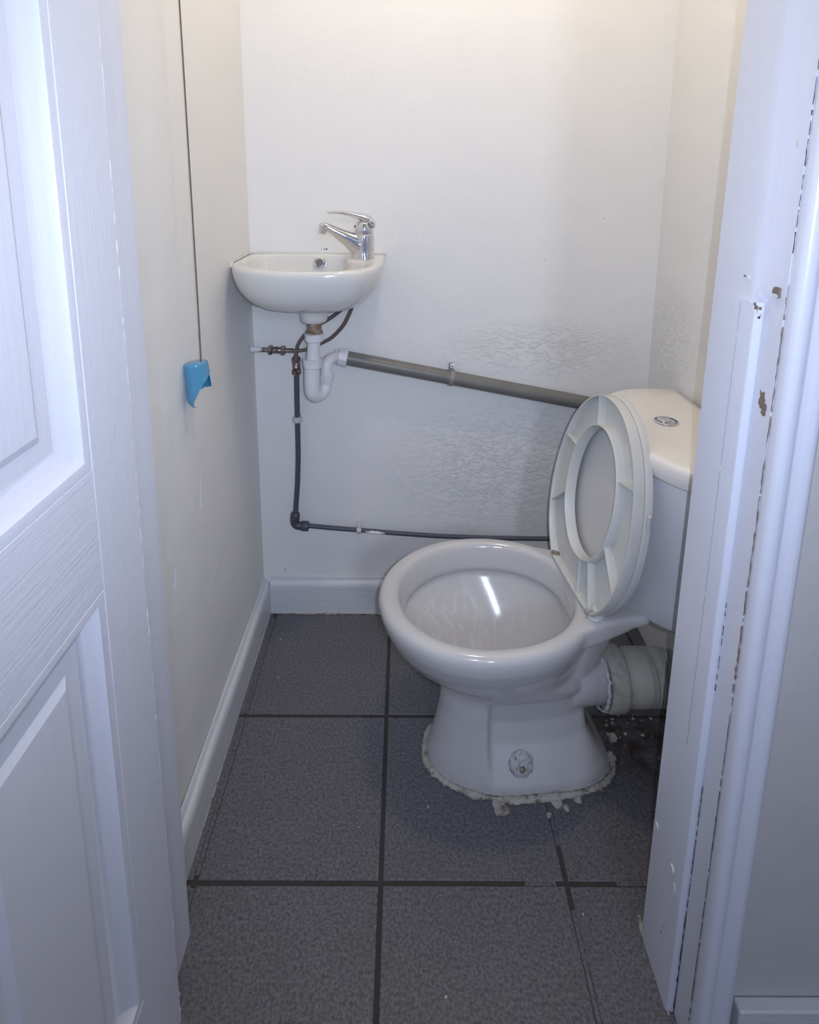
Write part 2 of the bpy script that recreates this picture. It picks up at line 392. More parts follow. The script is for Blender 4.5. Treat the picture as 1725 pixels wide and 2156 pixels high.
def patch(name, x, y, z, dy, dz, m, parent, seed=0, n=11, thick=0.0006, facing='x', rag=0.25):
    """a ragged flake lying on the lining face (faces -x) or on a face towards the corridor"""
    rnd = random.Random(seed); bm = bmesh.new(); ring = []
    xx = x+LEAN*(z-0.6)
    for k in range(n):
        a = 2*PI*k/n; c_, s_ = math.cos(a), math.sin(a); q_ = max(abs(c_), abs(s_)); rr = (0.5/q_)*(1-rnd.uniform(0, rag))
        ring.append((rr*c_*dy, rr*s_*dz))
    if facing == 'x': R = [[(xx-t, y+u, z+w_) for u, w_ in ring] for t in (-0.0005, thick)]
    elif facing == 'xp': R = [[(x+t, y+u, z+w_) for u, w_ in ring] for t in (-0.0005, thick)]
    elif facing == 'z': R = [[(x+u, y+w_, z+t) for u, w_ in ring] for t in (-0.0005, thick)]
    else: R = [[(xx+u, y-t, z+w_) for u, w_ in ring] for t in (-0.0005, thick)]
    loft(bm, R); return obj(name, bm, m, parent, smooth=False)
# latch holes, filler and chipped paint on the lining
patch('latch_hole', 0.4206, 0.6520, 1.1165, 0.0125, 0.0125, M_wood, trim_r, 1, 13, .0022, rag=.15)
patch('latch_hole_lit_side', 0.4188, 0.6520, 1.1125, 0.0115, 0.0045, M_skirt, trim_r, 41, 9, .0006, rag=.2)  # pale flake painted in as the lit lower side, for depth
patch('latch_hole', 0.4215, 0.6550, 0.9850, 0.013, 0.024, M_wood, trim_r, 8, 15, rag=.45)
patch('latch_hole', 0.4215, 0.6495, 0.9750, 0.010, 0.018, M_wood, trim_r, 12, 13, rag=.4)
patch('filler_patch', 0.4215, 0.6510, 1.1130, 0.010, 0.012, M_skirt, trim_r, 2, 9, 0.0004, rag=.1)
for k, (yy, z_, s_) in enumerate([(0.676, 1.098, .005), (0.684, 1.099, .004), (0.672, 1.0945, .006), (0.668, 1.091, .005), (0.664, 1.095, .004), (0.66, 1.088, .004), (0.700, 1.128, .003), (0.693, 1.127, .004)]):
    patch('paint_chip', 0.4100 if yy > 0.676 else 0.4112, yy, z_, s_, s_*.9, M_dab if k % 2 else M_wood, trim_r, 20+k, 8, 0.0009)
patch('paint_chip', 0.4215, 0.6510, 1.282, 0.006, 0.008, M_skirt, trim_r, 31, 9, .001)
patch('paint_chip', 0.4100, 0.7000, 0.230, 0.010, 0.012, M_dab, trim_r, 32, 9, .002)
patch('paint_chip', 0.4100, 0.6900, 0.208, 0.007, 0.022, M_dab, trim_r, 33, 9, .002)
patch('paint_chip', 0.4100, 0.7550, 0.236, 0.009, 0.012, M_dab, trim_r, 34, 9, .002)
patch('screw_hole', 0.4165, 0.6730, 1.082, 0.0025, 0.0035, M_dark, trim_r, 35, 8, .0004, facing='y')
patch('screw_hole', 0.4100, 0.7100, 0.096, 0.0022, 0.0035, M_wood, trim_r, 36, 8, .0004)
patch('screw_hole', 0.4100, 0.7050, 0.113, 0.0012, 0.003, M_wood, trim_r, 37, 8, .0004)
# raised faint bead where a stop once ran
crack('paint_ridge', 0.4098, 0.702, 0.45, 1.10, 0.0004, M_ridge, trim_r, nx=(-1, 0, 0), seed=22, skip=.03)
# sealant at the foot of the frame
bm = bmesh.new(); pts = [(0.4095-0.004*math.sin(k*.9), 0.79-0.0135*k, 0.0015) for k in range(10)]
tube(bm, pts, 0.003, 7, [random.uniform(.0015, .0042) for _ in pts]); obj('sealant', bm, M_seal, trim_r)

# left door frame
trl = [(-0.3540, 0.766), (-0.3540, 0.6775), (-0.3552, 0.6745), (-0.3715, 0.6735), (-0.3715, 0.6375), (-0.4105, 0.6375), (-0.4105, 0.766)]
trim_l = struct('trim_4', prism(bmesh.new(), trl, 0, 2.02), M_paint, angle=25)
struct('trim_5', prism(bmesh.new(), [(-x-0.002 if False else -x, y) for x, y in [(x-0.012, y) for x, y in arch]], 0, 2.045), M_paint, angle=50)
# corridor skirting beside the frame
struct('baseboard_front', B(0.4740, 1.6, 0.619, 0.6365, -0.001, 0.099), M_skirt, smooth=False, bevel=0.003)

# ------------------------------------------------------------------ the door, open towards the corridor, its inner face at x = -0.328
door = bpy.data.objects.new('door_1', None); C.objects.link(door); door.location = (-0.348, 0.66, 0); door['kind'] = 'structure'
DO = Vector((-0.348, 0.66, 0))
XF = -0.328
def dobj(name, bm, m, **k):
    bmesh.ops.translate(bm, verts=bm.verts[:], vec=-DO)
    return obj(name, bm, m, door, **k)
ys = [0.660, 0.569, 0.330, 0.230, -0.009, -0.100]       # stile, panel, muntin, panel, stile
zs_ = [0.006, 0.210, 0.797, 0.938, 1.870, 1.990]
for a, b_ in ((ys[1], ys[0]), (ys[5], ys[4])): dobj('stile', B(XF-0.04, XF, a, b_, zs_[0], zs_[5]), M_paint, bevel=0.0008)
for a, b_ in ((zs_[0], zs_[1]), (zs_[2], zs_[3]), (zs_[4], zs_[5])): dobj('rail', B(XF-0.04, XF-0.0002, ys[4], ys[1], a, b_), M_painth, bevel=0.001)
for a, b_ in ((zs_[1], zs_[2]), (zs_[3], zs_[4])): dobj('muntin', B(XF-0.04, XF-0.0002, ys[3], ys[2], a, b_), M_paint, bevel=0.001)
def rect_ring(y0, y1, z0, z1, x): return [(x, y0, z0), (x, y1, z0), (x, y1, z1), (x, y0, z1)]
def sweep_rect(y0, y1, z0, z1, prof):
    bm = bmesh.new(); R = [rect_ring(y0+i, y1-i, z0+i, z1-i, XF+d) for i, d in prof]
    R.append(R[0]); vs_ = [[bm.verts.new(p) for p in r] for r in R[:-1]]; vs_.append(vs_[0])
    for a, b_ in zip(vs_, vs_[1:]):
        for i in range(4): bm.faces.new((a[i], a[(i+1) % 4], b_[(i+1) % 4], b_[i]))
    return bm
for ya, yb in ((ys[2], ys[1]), (ys[4], ys[3])):
    for za, zb in ((zs_[1], zs_[2]), (zs_[3], zs_[4])):
        dobj('moulding', sweep_rect(ya, yb, za, zb, [(0, -0.0022), (0.0015, -0.0006), (0.0075, -0.0005), (0.012, -0.0014), (0.0135, -0.0035), (0.020, -0.0080), (0.028, -0.0125), (0.034, -0.0155), (0.0365, -0.0160), (0.0365, -0.024), (0, -0.024)]), M_paint, angle=28)
        bm = bmesh.new()
        R = [rect_ring(ya+i, yb-i, za+i, zb-i, XF+d) for i, d in ((0.002, -0.030), (0.002, -0.0162), (0.056, -0.0162), (0.064, -0.0118), (0.0655, -0.0112))]
        loft(bm, R); dobj('door_panel', bm, M_paint, angle=20)
# butt hinges on the hidden edge
for z in (0.25, 1.0, 1.75):
    bm = bmesh.new(); lathe(bm, [(0.005, 0), (0.005, 0.08)], 12, (XF-0.046, 0.664, z)); dobj('hinge', bm, M_paint)
# white line along the leaf edge, worn paint with its highlight put into the colour
rnd = random.Random(5)
bm = bmesh.new(); n = 260
tube(bm, [(XF-.0004+rnd.uniform(-.0002, .0002), .6594, .02+1.95*k/n) for k in range(n+1)], 0, 6, [max(.0001, rnd.gauss(.0005, .0004)) for k in range(n+1)])
dobj('paint_ridge', bm, M_dab, smooth=False)


# ------------------------------------------------------------------ toilet
TP = Vector((0.25, 1.100, 0)); PHI = math.radians(5)
toilet = thing('toilet', 'white china toilet with raised seat on dark tiled floor', 'toilet', TP)
toilet.rotation_euler = (0, 0, PHI)
NS = 160
def egg(xf, xb, b_, z, nf=2.0, nb=2.2, cx=None, dent=0.0, yc=0.0):
    """outline from x = xf (front, -x) to xb (back) with half width b_, in toilet coordinates"""
    if cx is None: cx = xf+(xb-xf)*0.48
    out = []
    for k in range(NS):
        a = 2*PI*k/NS; c_, s_ = math.cos(a), math.sin(a)
        if c_ > 0: L_, n_ = xb-cx, nb
        else: L_, n_ = cx-xf, nf
        x = cx+L_*math.copysign(abs(c_)**(2/n_), c_); y = b_*math.copysign(abs(s_)**(2/n_), s_)
        if dent:
            t = min(1, max(0, (x+0.083)/0.012)); t = t*t*(3-2*t)
            t2 = min(1, max(0, (0.17-x)/0.05))
            y -= math.copysign(dent*t*t2*min(1, abs(y)/0.04), y)
        out.append((x, y+yc, z))
    return out
# front of rim at -0.302, hinge at +0.125 (relative to x = 0.25)
def ring(xf, xb, b_, z, **k): return egg(xf-0.25, xb-0.25, b_, z, **k)
bm = bmesh.new()
R = [ring(.20, .29, .030, .150), ring(.17, .31, .046, .175), ring(.125, .325, .066, .205), ring(.090, .335, .088, .235), ring(.055, .345, .112, .268), ring(.022, .352, .135, .300), ring(-.002, .358, .153, .328),
     ring(-.002, .356, .153, .334), ring(.004, .350, .146, .338), ring(.004, .350, .1455, .345), ring(-.004, .355, .151, .375), ring(-.010, .358, .156, .392), ring(-.018, .364, .163, .3985), ring(-.032, .380, .174, .400),
     ring(-.045, .390, .1835, .3965), ring(-.0515, .396, .1885, .387), ring(-.052, .396, .189, .376), ring(-.048, .394, .186, .358), ring(-.034, .388, .173, .325), ring(-.010, .378, .152, .290), ring(.026, .370, .128, .260), ring(.056, .370, .110, .236),
     ring(.074, .380, .099, .218, nb=2.6), ring(.082, .388, .092, .200, nb=3.4, dent=.006), ring(.084, .392, .090, .180, nb=3.8, dent=.022), ring(.080, .394, .092, .130, nb=4.2, dent=.030), ring(.072, .400, .097, .085, nb=4.2, dent=.026),
     ring(.063, .420, .106, .050, nb=3.8, dent=.010), ring(.055, .444, .112, .022, nb=3.6), ring(.052, .455, .114, .0, nb=3.6)]
loft(bm, R)
def deck(bm):
    # (x, half width, z top, z bottom)
    S = [(0.366, .118, .399, .350), (0.375, .122, .400, .352), (0.41, .114, .400, .362), (0.44, .112, .400, .370), (0.476, .112, .3995, .377), (0.492, .100, .399, .380), (0.60, .090, .398, .378)]
    rings = []
    for x, h, zt, zb in S:
        x -= 0.25; r_ = min(0.012, (zt-zb)/2.2); pr = []
        for sx, sz, a0 in ((1, 1, 0), (-1, 1, 90), (-1, -1, 180), (1, -1, 270)):
            for k in range(5):
                a = math.radians(a0+90*k/4); pr.append((x, sx*(h-r_)+r_*math.cos(a), (zt-r_ if sz > 0 else zb+r_)+r_*math.sin(a)))
        rings.append(pr)
    loft(bm, rings)
deck(bm)
for sg in (-1, 1):
    rings = []
    for x, yi, yo, zb in ((.285, .132, .150, .372), (.305, .125, .147, .365), (.325, .107, .1385, .358), (.345, .085, .131, .352), (.375, .05, .122, .352), (.41, .04, .1155, .360), (.44, .04, .112, .368)):
        r_ = min(.008, (yo-yi)/2.3)
        pr = []
        for sy, sz, a0 in ((1, 1, 0), (-1, 1, 90), (-1, -1, 180), (1, -1, 270)):
            for k in range(4):
                a = math.radians(a0+90*k/3); pr.append((x-.25, sg*(((yo-r_) if sy > 0 else (yi+r_))+r_*math.cos(a)), ((.3995-r_) if sz > 0 else (zb+r_))+r_*math.sin(a)))
        rings.append(pr)
    loft(bm, rings)
# web under the deck and the horizontal outlet spigot
rings = []
for x, hw, zt, zb in ((0.352, .056, .375, .125), (0.38, .054, .375, .13), (0.405, .046, .375, .16), (0.46, .03, .376, .30), (0.52, .018, .385, .35)):
    rings.append([(x-0.25, hw*math.cos(a), (zt+zb)/2+(zt-zb)/2*math.sin(a)) for a in [2*PI*k/24 for k in range(24)]])
loft(bm, rings)
lathe(bm, [(0.015, -.012), (0.045, 0), (0.062, .018), (0.062, 0.06), (0.0600, 0.095)], 40, (0.345-0.25, 0.0, 0.180), (1, 0, -0.04))
pan = obj('pan', bm, M_pan, toilet)
rm = pan.modifiers.new('remesh', 'REMESH'); rm.mode = 'VOXEL'; rm.voxel_size = 0.0038; rm.use_smooth_shade = True
sm = pan.modifiers.new('smooth', 'SMOOTH'); sm.factor = 0.5; sm.iterations = 14
# water at the bottom of the bowl
bm = bmesh.new(); loft(bm, [ring(.168, .312, .048, .1765), ring(.168, .312, .048, .178)])
M_water, nt, b = node_mat('water', (0.6, 0.63, 0.62), 0.03); b.inputs['Transmission Weight'].default_value = 0.9; b.inputs['IOR'].default_value = 1.33
obj('water', bm, M_water, toilet)
# bolt hole with rusty stain, sealant round the foot
def seal_strip(fn, n, m, name, parent, r0, r1, seed):
    rnd = random.Random(seed); pts = [Vector(fn(k/n)) for k in range(n+1)]
    raw = [rnd.uniform(0, 1) for _ in range(n+8)]
    sm_ = [sum(raw[k:k+5])/5 for k in range(n+1)]; sm_ = [min(1, max(0, (v_-.5)*2.2+.5)) for v_ in sm_]
    bm = bmesh.new(); tube(bm, pts, 0, 8, [r0+(r1-r0)*v_ for v_ in sm_])
    for v_ in bm.verts: v_.co.z = max(-.001, v_.co.z*.75); v_.co += Vector((rnd.uniform(-1, 1), rnd.uniform(-1, 1), rnd.uniform(-1, 1)))*.0006
    return obj(name, bm, m, parent, angle=80)
base = ring(.049, .459, .117, .002, nb=3.6)
def foot(t):
    k = (0.30+t*0.68)*NS; i = int(k) % NS; f = k-int(k); a, b_ = Vector(base[i]), Vector(base[(i+1) % NS]); return a.lerp(b_, f)
seal_strip(foot, 150, M_seal, 'sealant', toilet, .004, .011, 3)
for k, (x, y, s_) in enumerate([(-.065, -.128, .016), (-.055, -.133, .010), (.055, -.128, .012), (.070, -.140, .007), (.100, -.125, .008), (.030, -.150, .006), (.19, -.02, .014), (.205, -.045, .012), (.19, -.07, .01), (-.185, -.05, .008), (.23, .0, .012)]):
    bm = bmesh.new(); rnd = random.Random(60+k)
    lathe(bm, [(s_*.9, -0.001), (s_, .001), (s_*.6, .0035)], 9, (x, y, 0.001))
    for v_ in bm.verts: v_.co += Vector((rnd.uniform(-1, 1), rnd.uniform(-1, 1), rnd.uniform(-.1, .2)))*s_*.28
    obj('sealant', bm, M_seal, toilet)
bx, by, bz = -0.012, -0.0985, 0.056
bm = bmesh.new(); lathe(bm, [(0.028, -.010), (0.024, -.002), (0.014, .003), (0.009, .0035)], 16, (bx, by, bz), (0, -1, .25))
for v_ in bm.verts: v_.co += Vector((random.uniform(-1, 1), random.uniform(-1, 1), random.uniform(-1, 1)))*.0012
o = obj('bolt_patch', bm, M_filler, toilet); o['label'] = 'crumbling filler patch round the floor bolt'
bm = bmesh.new(); lathe(bm, [(0.007, -.002), (0.0065, .0025), (0.003, .004)], 9, (bx, by-.003, bz+.001), (0, -1, .25)); obj('bolt', bm, M_rust, toilet)

# cistern: curved front, flat back against the right wall
def dee(xf, xb, hw, z, yc=0.0, n=2.3, fl=0.35):
    out = []; N1 = 44
    # front arc from (+hw) over xf to (-hw); sides meet the flat back
    for k in range(N1+1):
        a = PI/2+PI*k/N1; c_, s_ = math.cos(a), math.sin(a)
        xs = xb-fl*(xb-xf)   # where the curve begins
        out.append((xs+(xs-xf)*math.copysign(abs(c_)**(2/n), c_), yc+hw*math.copysign(abs(s_)**(2/2.05), s_), z))
    out += [(xb, yc-hw, z), (xb, yc-hw*.5, z), (xb, yc, z), (xb, yc+hw*.5, z), (xb, yc+hw, z)]
    return out
cist_root = toilet
YC = 0.018
CR = Matrix.Rotation(-PHI*0.8, 4, 'Z')
bm = bmesh.new()
R = [dee(.215, .40, .140, .386, YC), dee(.204, .402, .156, .390, YC), dee(.198, .403, .166, .402, YC), dee(.200, .404, .170, .44, YC), dee(.195, .404, .188, .52, YC), dee(.192, .404, .205, .60, YC), dee(.190, .404, .218, .68, YC), dee(.189, .404, .222, .713, YC)]
bm = loft(bmesh.new(), R)
cist = obj('cistern', bm, M_cist, toilet, angle=60)
R = [dee(.189, .404, .219, .7125, YC), dee(.181, .411, .230, .7135, YC), dee(.179, .411, .233, .717, YC), dee(.179, .411, .233, .740, YC), dee(.1805, .411, .2315, .747, YC), dee(.185, .411, .227, .7515, YC), dee(.192, .409, .220, .7530, YC), dee(.24, .39, .16, .7540, YC)]
clid = obj('cistern_lid', loft(bmesh.new(), R), M_clid, toilet, angle=60); clid['label'] = 'cream tinted cistern lid'
for o in (cist, clid): o.matrix_local = CR
bm = bmesh.new(); lathe(bm, [(0.0235, .7515), (0.0245, .7528), (0.0242, .7545), (0.021, .7558), (0.0205, .7548), (0.0, .7548)], 40, (0.297, YC+0.017, 0.002), caps=False)
fb = obj('flush_button', bm, M_chrome, clid); fb['label'] = 'round chrome dual flush button'
bm = bmesh.new(); lathe(bm, [(0.0145, .7545), (0.0145, .7562), (0.0135, .757), (0.0, .7568)], 32, (0.295, YC+0.022, 0.002), caps=False)
obj('button_half', bm, M_chrome, clid)
bm = bmesh.new(); lathe(bm, [(0.0205, .7546), (0.0205, .7556), (0.0195, .7556), (0.0195, .7546)], 32, (0.297, YC+0.017, 0.002), caps=False)
obj('button_gap', bm, M_dark, clid)

# seat and cover, raised. Local frame: s up along the seat, t across, n out of the underside (towards the room)
SL = 0.413
def seat_frame(lean, off):
    hx = 0.124; hz = 0.404
    upv = Vector((math.sin(lean), 0, math.cos(lean))); nrm = Vector((-math.cos(lean), 0, math.sin(lean)))
    rz = Matrix.Rotation(math.radians(2.1), 3, 'Z')
    o = Vector((hx, -0.003, hz))
    def f(s, t, n): return o+rz @ (upv*s+Vector((0, 1, 0))*t+nrm*(n-off))
    return f
def outer_curve(s0, s1, hw, hb, N=72, n=2.0):
    """closed outline: straight hinge edge at s0 of half width hb, full width hw, rounded tip at s1"""
    out = []; sc = s0+(s1-s0)*0.40
    for k in range(N):
        a = 2*PI*k/N; c_, s_ = math.cos(a), math.sin(a)
        if s_ >= 0: out.append((sc+(s1-sc)*abs(s_)**(2/2.05), hw*math.copysign(abs(c_)**(2/2.05), c_)))
        else:
            u = abs(s_)  # towards hinge
            q_ = abs(c_)
            ss = sc-(sc-s0)*min(1, (u/.85)**1.03); tt = hw*math.copysign(q_**0.90, c_)
            out.append((ss, tt))
    return out
def offset_curve(c, k_s, k_t, cs=0.2):
    return [(cs+(s-cs)*k_s, t*k_t) for s, t in c]
fs = seat_frame(math.radians(8.9), 0.0)
OC = outer_curve(-0.004, SL, 0.171, 0.095)
IC = [(0.209+0.138*math.sin(2*PI*k/72), 0.099*math.cos(2*PI*k/72)) for k in range(72)]
def lerp2(a, b_, t): return [(x0+(x1-x0)*t, y0+(y1-y0)*t) for (x0, y0), (x1, y1) in zip(a, b_)]
W = 0.022      # depth of the hollow
def seat_rings():
    seq = [(0.0, 0.001), (0.0, W*.85), (0.012, W), (0.045, W), (0.06, W*.9), (0.07, .006), (0.5, .003), (0.90, .006), (0.915, W*.95), (0.935, W*1.05), (0.975, W*1.05), (1.0, W*.85), (1.0, 0.0), (0.5, -0.003)]
    R = [[fs(s, t, n) for s, t in lerp2(OC, IC, u)] for u, n in seq]
    return R
bm = bmesh.new(); R = seat_rings(); V = [[bm.verts.new(p) for p in r] for r in R]; V.append(V[0])
for a, b_ in zip(V, V[1:]):
    for i in range(72): bm.faces.new((a[i], a[(i+1) % 72], b_[(i+1) % 72], b_[i]))
seat = obj('seat', bm, M_seat, toilet, angle=50); seat['label'] = 'hollow underside of the raised white plastic seat'
for ang in (75, 25, 340, 205, 150, 262, 242):
    k = ang/5.0; i = int(k) % 72
    (s0, t0), (s1, t1) = OC[i], IC[i]
    a0 = (s0+(s1-s0)*.05, t0+(t1-t0)*.05); a1 = (s0+(s1-s0)*.93, t0+(t1-t0)*.93)
    d = Vector((a1[0]-a0[0], a1[1]-a0[1])).normalized(); pr = Vector((-d.y, d.x))*0.0011
    bm = bmesh.new()
    loft(bm, [[fs(a0[0]+sg*pr.x, a0[1]+sg*pr.y, n) for sg, n in ((-1, .003), (1, .003), (1, W*.93), (-1, W*.93))], [fs(a1[0]+sg*pr.x, a1[1]+sg*pr.y, n) for sg, n in ((-1, .003), (1, .003), (1, W*.97), (-1, W*.97))]])
    obj('rib', bm, M_seat, seat, smooth=False)
# cover behind the seat
fc = seat_frame(math.radians(8.9), 0.002)
CC = outer_curve(-0.002, SL+0.003, 0.1735, 0.096)
cen = (0.2, 0)
R = []
for u, n in ((0.0, -.012), (0.0, -0.001), (0.008, 0.002), (0.028, 0.002), (0.04, -.006), (0.5, -.008), (0.97, -.008)):
    R.append([fc(s+(cen[0]-s)*u, t*(1-u), n) for s, t in CC])
R2 = [[fc(s+(cen[0]-s)*u, t*(1-u), n) for s, t in CC] for u, n in ((0.97, -.011), (0.5, -.012), (0.05, -.013))]
bm = loft(bmesh.new(), list(reversed(R2[::-1]))[::-1]+R, True, True) if False else loft(bmesh.new(), [R[-1]][::-1]+R[::-1][1:]+R2[::-1], True, True)
obj('seat_cover', bm, M_cover, toilet, angle=50)
# buffer on the rim of the cover
bm = bmesh.new(); p = fc(0.25, -0.180, 0.003); lathe(bm, [(0.004, -.012), (0.004, .012)], 10, p, (0, 0, 1)); obj('buffer', bm, M_clipw, toilet)
# hinges
for sy in (-1, 1):
    bm = bmesh.new()
    lathe(bm, [(0.013, .397), (0.0135, .4005), (0.011, .403), (0.0, .404)], 24, (0.121, sy*0.094-.004, 0), caps=False)
    lathe(bm, [(0.009, -.014), (0.0095, -.012), (0.0095, .012), (0.009, .014)], 18, (0.126, sy*0.090-.004, 0.408), (0, 1, 0))
    hg = obj('hinge', bm, M_seat, toilet)
    bm = bmesh.new(); lathe(bm, [(0.0055, -.003), (0.0052, .0165)], 12, (0.1150, sy*0.094-.004, 0.4065), (-1, 0, .5)); obj('hinge_pin', bm, M_rust if sy > 0 else M_seal, hg)

# outlet connector from the pan to the soil pipe in the right-hand wall
conn = thing('soil_pipe_connector', 'dirty cream ribbed waste connector between toilet outlet and right wall', 'pipe connector', (0.435, 1.10, 0.0))
CO = Vector((0.435, 1.10, 0.0))
def cobj(name, bm, m, **k):
    bmesh.ops.translate(bm, verts=bm.verts[:], vec=-CO); return obj(name, bm, m, conn, **k)
bm = bmesh.new(); ax = Vector((1, 0.07, -0.03)).normalized(); o0 = Vector((0.437, 1.103, 0.174))
lathe(bm, [(0.050, 0.004), (0.060, 0.0), (0.0655, 0.003), (0.0665, 0.008), (0.0665, 0.032), (0.0640, 0.040), (0.0570, 0.043), (0.0565, 0.056), (0.0590, 0.060), (0.0590, 0.090), (0.0535, 0.092), (0.0530, 0.094), (0.0580, 0.096), (0.0535, 0.098), (0.0530, 0.100), (0.0570, 0.102), (0.0525, 0.105), (0.052, 0.108)], 40, o0, ax)
cobj('collar', bm, M_conn, angle=50)
pth = catmull([o0+ax*0.104, o0+ax*0.125, o0+ax*0.145+Vector((0, -.004, 0)), o0+ax*0.175+Vector((0, -.02, -.004)), o0+ax*0.200+Vector((-.01, -.05, -.01))], 10)
rad = [0.055+0.0035*(1 if i % 3 == 0 else -0.4 if i % 3 == 1 else 0.2) for i in range(len(pth))]
bm = bmesh.new(); tube(bm, pth, 0, 36, rad); cobj('ribbed_hose', bm, M_conn, angle=70)
rnd = random.Random(4); bm = bmesh.new(); cen = o0-ax*0.006; u_, v__ = frame_axes(ax)
pts = [cen+(u_*math.cos(a)+v__*math.sin(a))*0.0595+ax*rnd.uniform(-.0045, .003) for a in [2*PI*k/60 for k in range(61)]]
tube(bm, pts, 0, 7, [rnd.uniform(.002, .0052) for _ in pts]); cobj('sealant', bm, M_sealw, angle=80)
bm = bmesh.new(); 
for k in range(26):
    x, y = rnd.uniform(.475, .60), rnd.uniform(1.12, 1.22); s_ = rnd.uniform(.0012, .0045)
    g_ = bmesh.ops.create_icosphere(bm, subdivisions=1, radius=s_)
    for v_ in g_['verts']: v_.co = Vector((x+v_.co.x*rnd.uniform(.6, 1.5), y+v_.co.y*rnd.uniform(.6, 1.5), s_*.25+v_.co.z*rnd.uniform(.2, .6)))
cr = obj('crumbs', bm, M_seal, None, smooth=False); cr['kind'] = 'stuff'; cr['label'] = 'crumbs of old sealant on the dark floor under the toilet outlet'; cr['category'] = 'debris'

# ------------------------------------------------------------------ hand basin
DR = Vector((-0.222, 1.39, 0))
basin = thing('hand_basin', 'small white china hand basin fixed in the left back corner', 'sink', (DR.x, DR.y, 1.0))
basin.rotation_euler = (math.radians(1.4), 0, 0)
BO = Vector((DR.x, DR.y, 1.0))
def bobj(name, bm, m, **k):
    bmesh.ops.translate(bm, verts=bm.verts[:], vec=-BO); return obj(name, bm, m, basin, **k)
def polar(poly, c, n):
    """radial sampling of a closed polygon about c"""
    out = []
    m_ = len(poly)
    for k in range(n):
        a = 2*PI*k/n; dx, dy = math.cos(a), math.sin(a); best = None
        for i in range(m_):
            (x1, y1), (x2, y2) = poly[i], poly[(i+1) % m_]
            ex, ey = x2-x1, y2-y1; den = dx*ey-dy*ex
            if abs(den) < 1e-12: continue
            t = ((x1-c[0])*ey-(y1-c[1])*ex)/den; u = ((x1-c[0])*dy-(y1-c[1])*dx)/den
            if t > 0 and -1e-9 <= u <= 1+1e-9: best = t if best is None else max(best, t)
        out.append((c[0]+dx*best, c[1]+dy*best))
    return out
NB = 96
outp = [(XL+.001, 1.522), (XL+.001, 1.348)]+[(p.x, p.y) for p in catmull([(XL+.001, 1.348, 0), (-.384, 1.290, 0), (-.345, 1.250, 0), (-.285, 1.226, 0), (-.215, 1.218, 0), (-.150, 1.223, 0), (-.102, 1.242, 0), (-.068, 1.292, 0), (-.055, 1.35, 0), (-.051, 1.43, 0), (-.050, 1.522, 0)], 6)]
cb_ = (-0.225, 1.392)
OUT = polar(outp, cb_, NB)
inp = [(p.x, p.y) for p in catmull([(-.375, 1.485, 0), (-.388, 1.43, 0), (-.383, 1.36, 0), (-.350, 1.305, 0), (-.285, 1.254, 0), (-.215, 1.243, 0), (-.150, 1.250, 0), (-.110, 1.288, 0), (-.092, 1.325, 0), (-.100, 1.365, 0), (-.128, 1.395, 0), (-.142, 1.43, 0), (-.148, 1.475, 0), (-.170, 1.500, 0), (-.26, 1.506, 0), (-.35, 1.502, 0), (-.375, 1.485, 0)], 5)][:-1]
INN = polar(inp, cb_, NB)
def sc(c, k_, z, cc=cb_, off=0.0): return [(cc[0]+(x-cc[0])*k_, cc[1]+(y-cc[1])*k_, z) for x, y in c]
ZT = 1.057
bm = bmesh.new(); dr = (DR.x, DR.y)
R = [[(dr[0]+.02*math.cos(2*PI*k/NB), dr[1]+.02*math.sin(2*PI*k/NB), .962) for k in range(NB)],
     sc(INN, .40, .964), sc(INN, .62, .970), sc(INN, .76, .980), sc(INN, .86, .997), sc(INN, .93, 1.018), sc(INN, .975, 1.041), sc(INN, .992, 1.051), sc(INN, 1.015, ZT-.001), sc(INN, 1.04, ZT)]
R += [[(a[0]*.5+b_[0]*.5, a[1]*.5+b_[1]*.5, ZT) for a, b_ in zip(R[-1], sc(OUT, .96, ZT))], sc(OUT, .965, ZT), sc(OUT, .985, ZT-.0018), sc(OUT, .997, ZT-.007), sc(OUT, 1.0, ZT-.014)]
for k_, z in ((.992, 1.030), (.965, 1.012), (.92, .995), (.86, .980), (.78, .967), (.66, .956), (.52, .949), (.36, .945), (.24, .944)):
    rr = []
    for (x, y) in OUT:
        # keep the back and the wall side upright
        kx = k_ if not x <= XL+.004 else k_
        X_, Y_ = cb_[0]+(x-cb_[0])*kx, cb_[1]+(y-cb_[1])*k_
        if y > 1.515 and k_ > .8: Y_ = y
        rr.append((X_, Y_, z))
    R.append(rr)
for r_, z in ((.037, .943), (.0345, .938), (.033, .92), (.032, .911), (.028, .906), (.020, .904)):
    R.append([(dr[0]+r_*math.cos(2*PI*k/NB), dr[1]+r_*math.sin(2*PI*k/NB), z) for k in range(NB)])
loft(bm, R)
bobj('bowl', bm, M_basin, angle=50)
bm = bmesh.new(); o_ = Vector((-0.2215, 1.497, 1.035)); axo = Vector((0, -1, .35)).normalized()
lathe(bm, [(.0160, -.006), (.0162, .0), (.0155, .004), (.0125, .005), (.0098, .0025), (.0095, -.004)], 32, o_, axo, caps=False); bobj('overflow_ring', bm, M_chrome)
bm = bmesh.new(); lathe(bm, [(.0098, -.005), (.0098, -.0015), (.0, -.0012)], 24, o_, axo, caps=False); bobj('overflow_hole', bm, M_hose)
bm = bmesh.new(); pts = [(XL+.004+.356*k/40, 1.5205, ZT+.0005) for k in range(41)]; tube(bm, pts, 0, 7, [random.uniform(.0022, .0032) for _ in pts]); bobj('sealant', bm, M_sealw)
bm = bmesh.new(); pts = [(XL+.0015, 1.518-.172*k/20, ZT+.0005-(.012 if k == 20 else 0)) for k in range(21)]; tube(bm, pts, 0, 7, [random.uniform(.0022, .0036) for _ in pts]); bobj('sealant', bm, M_sealw)
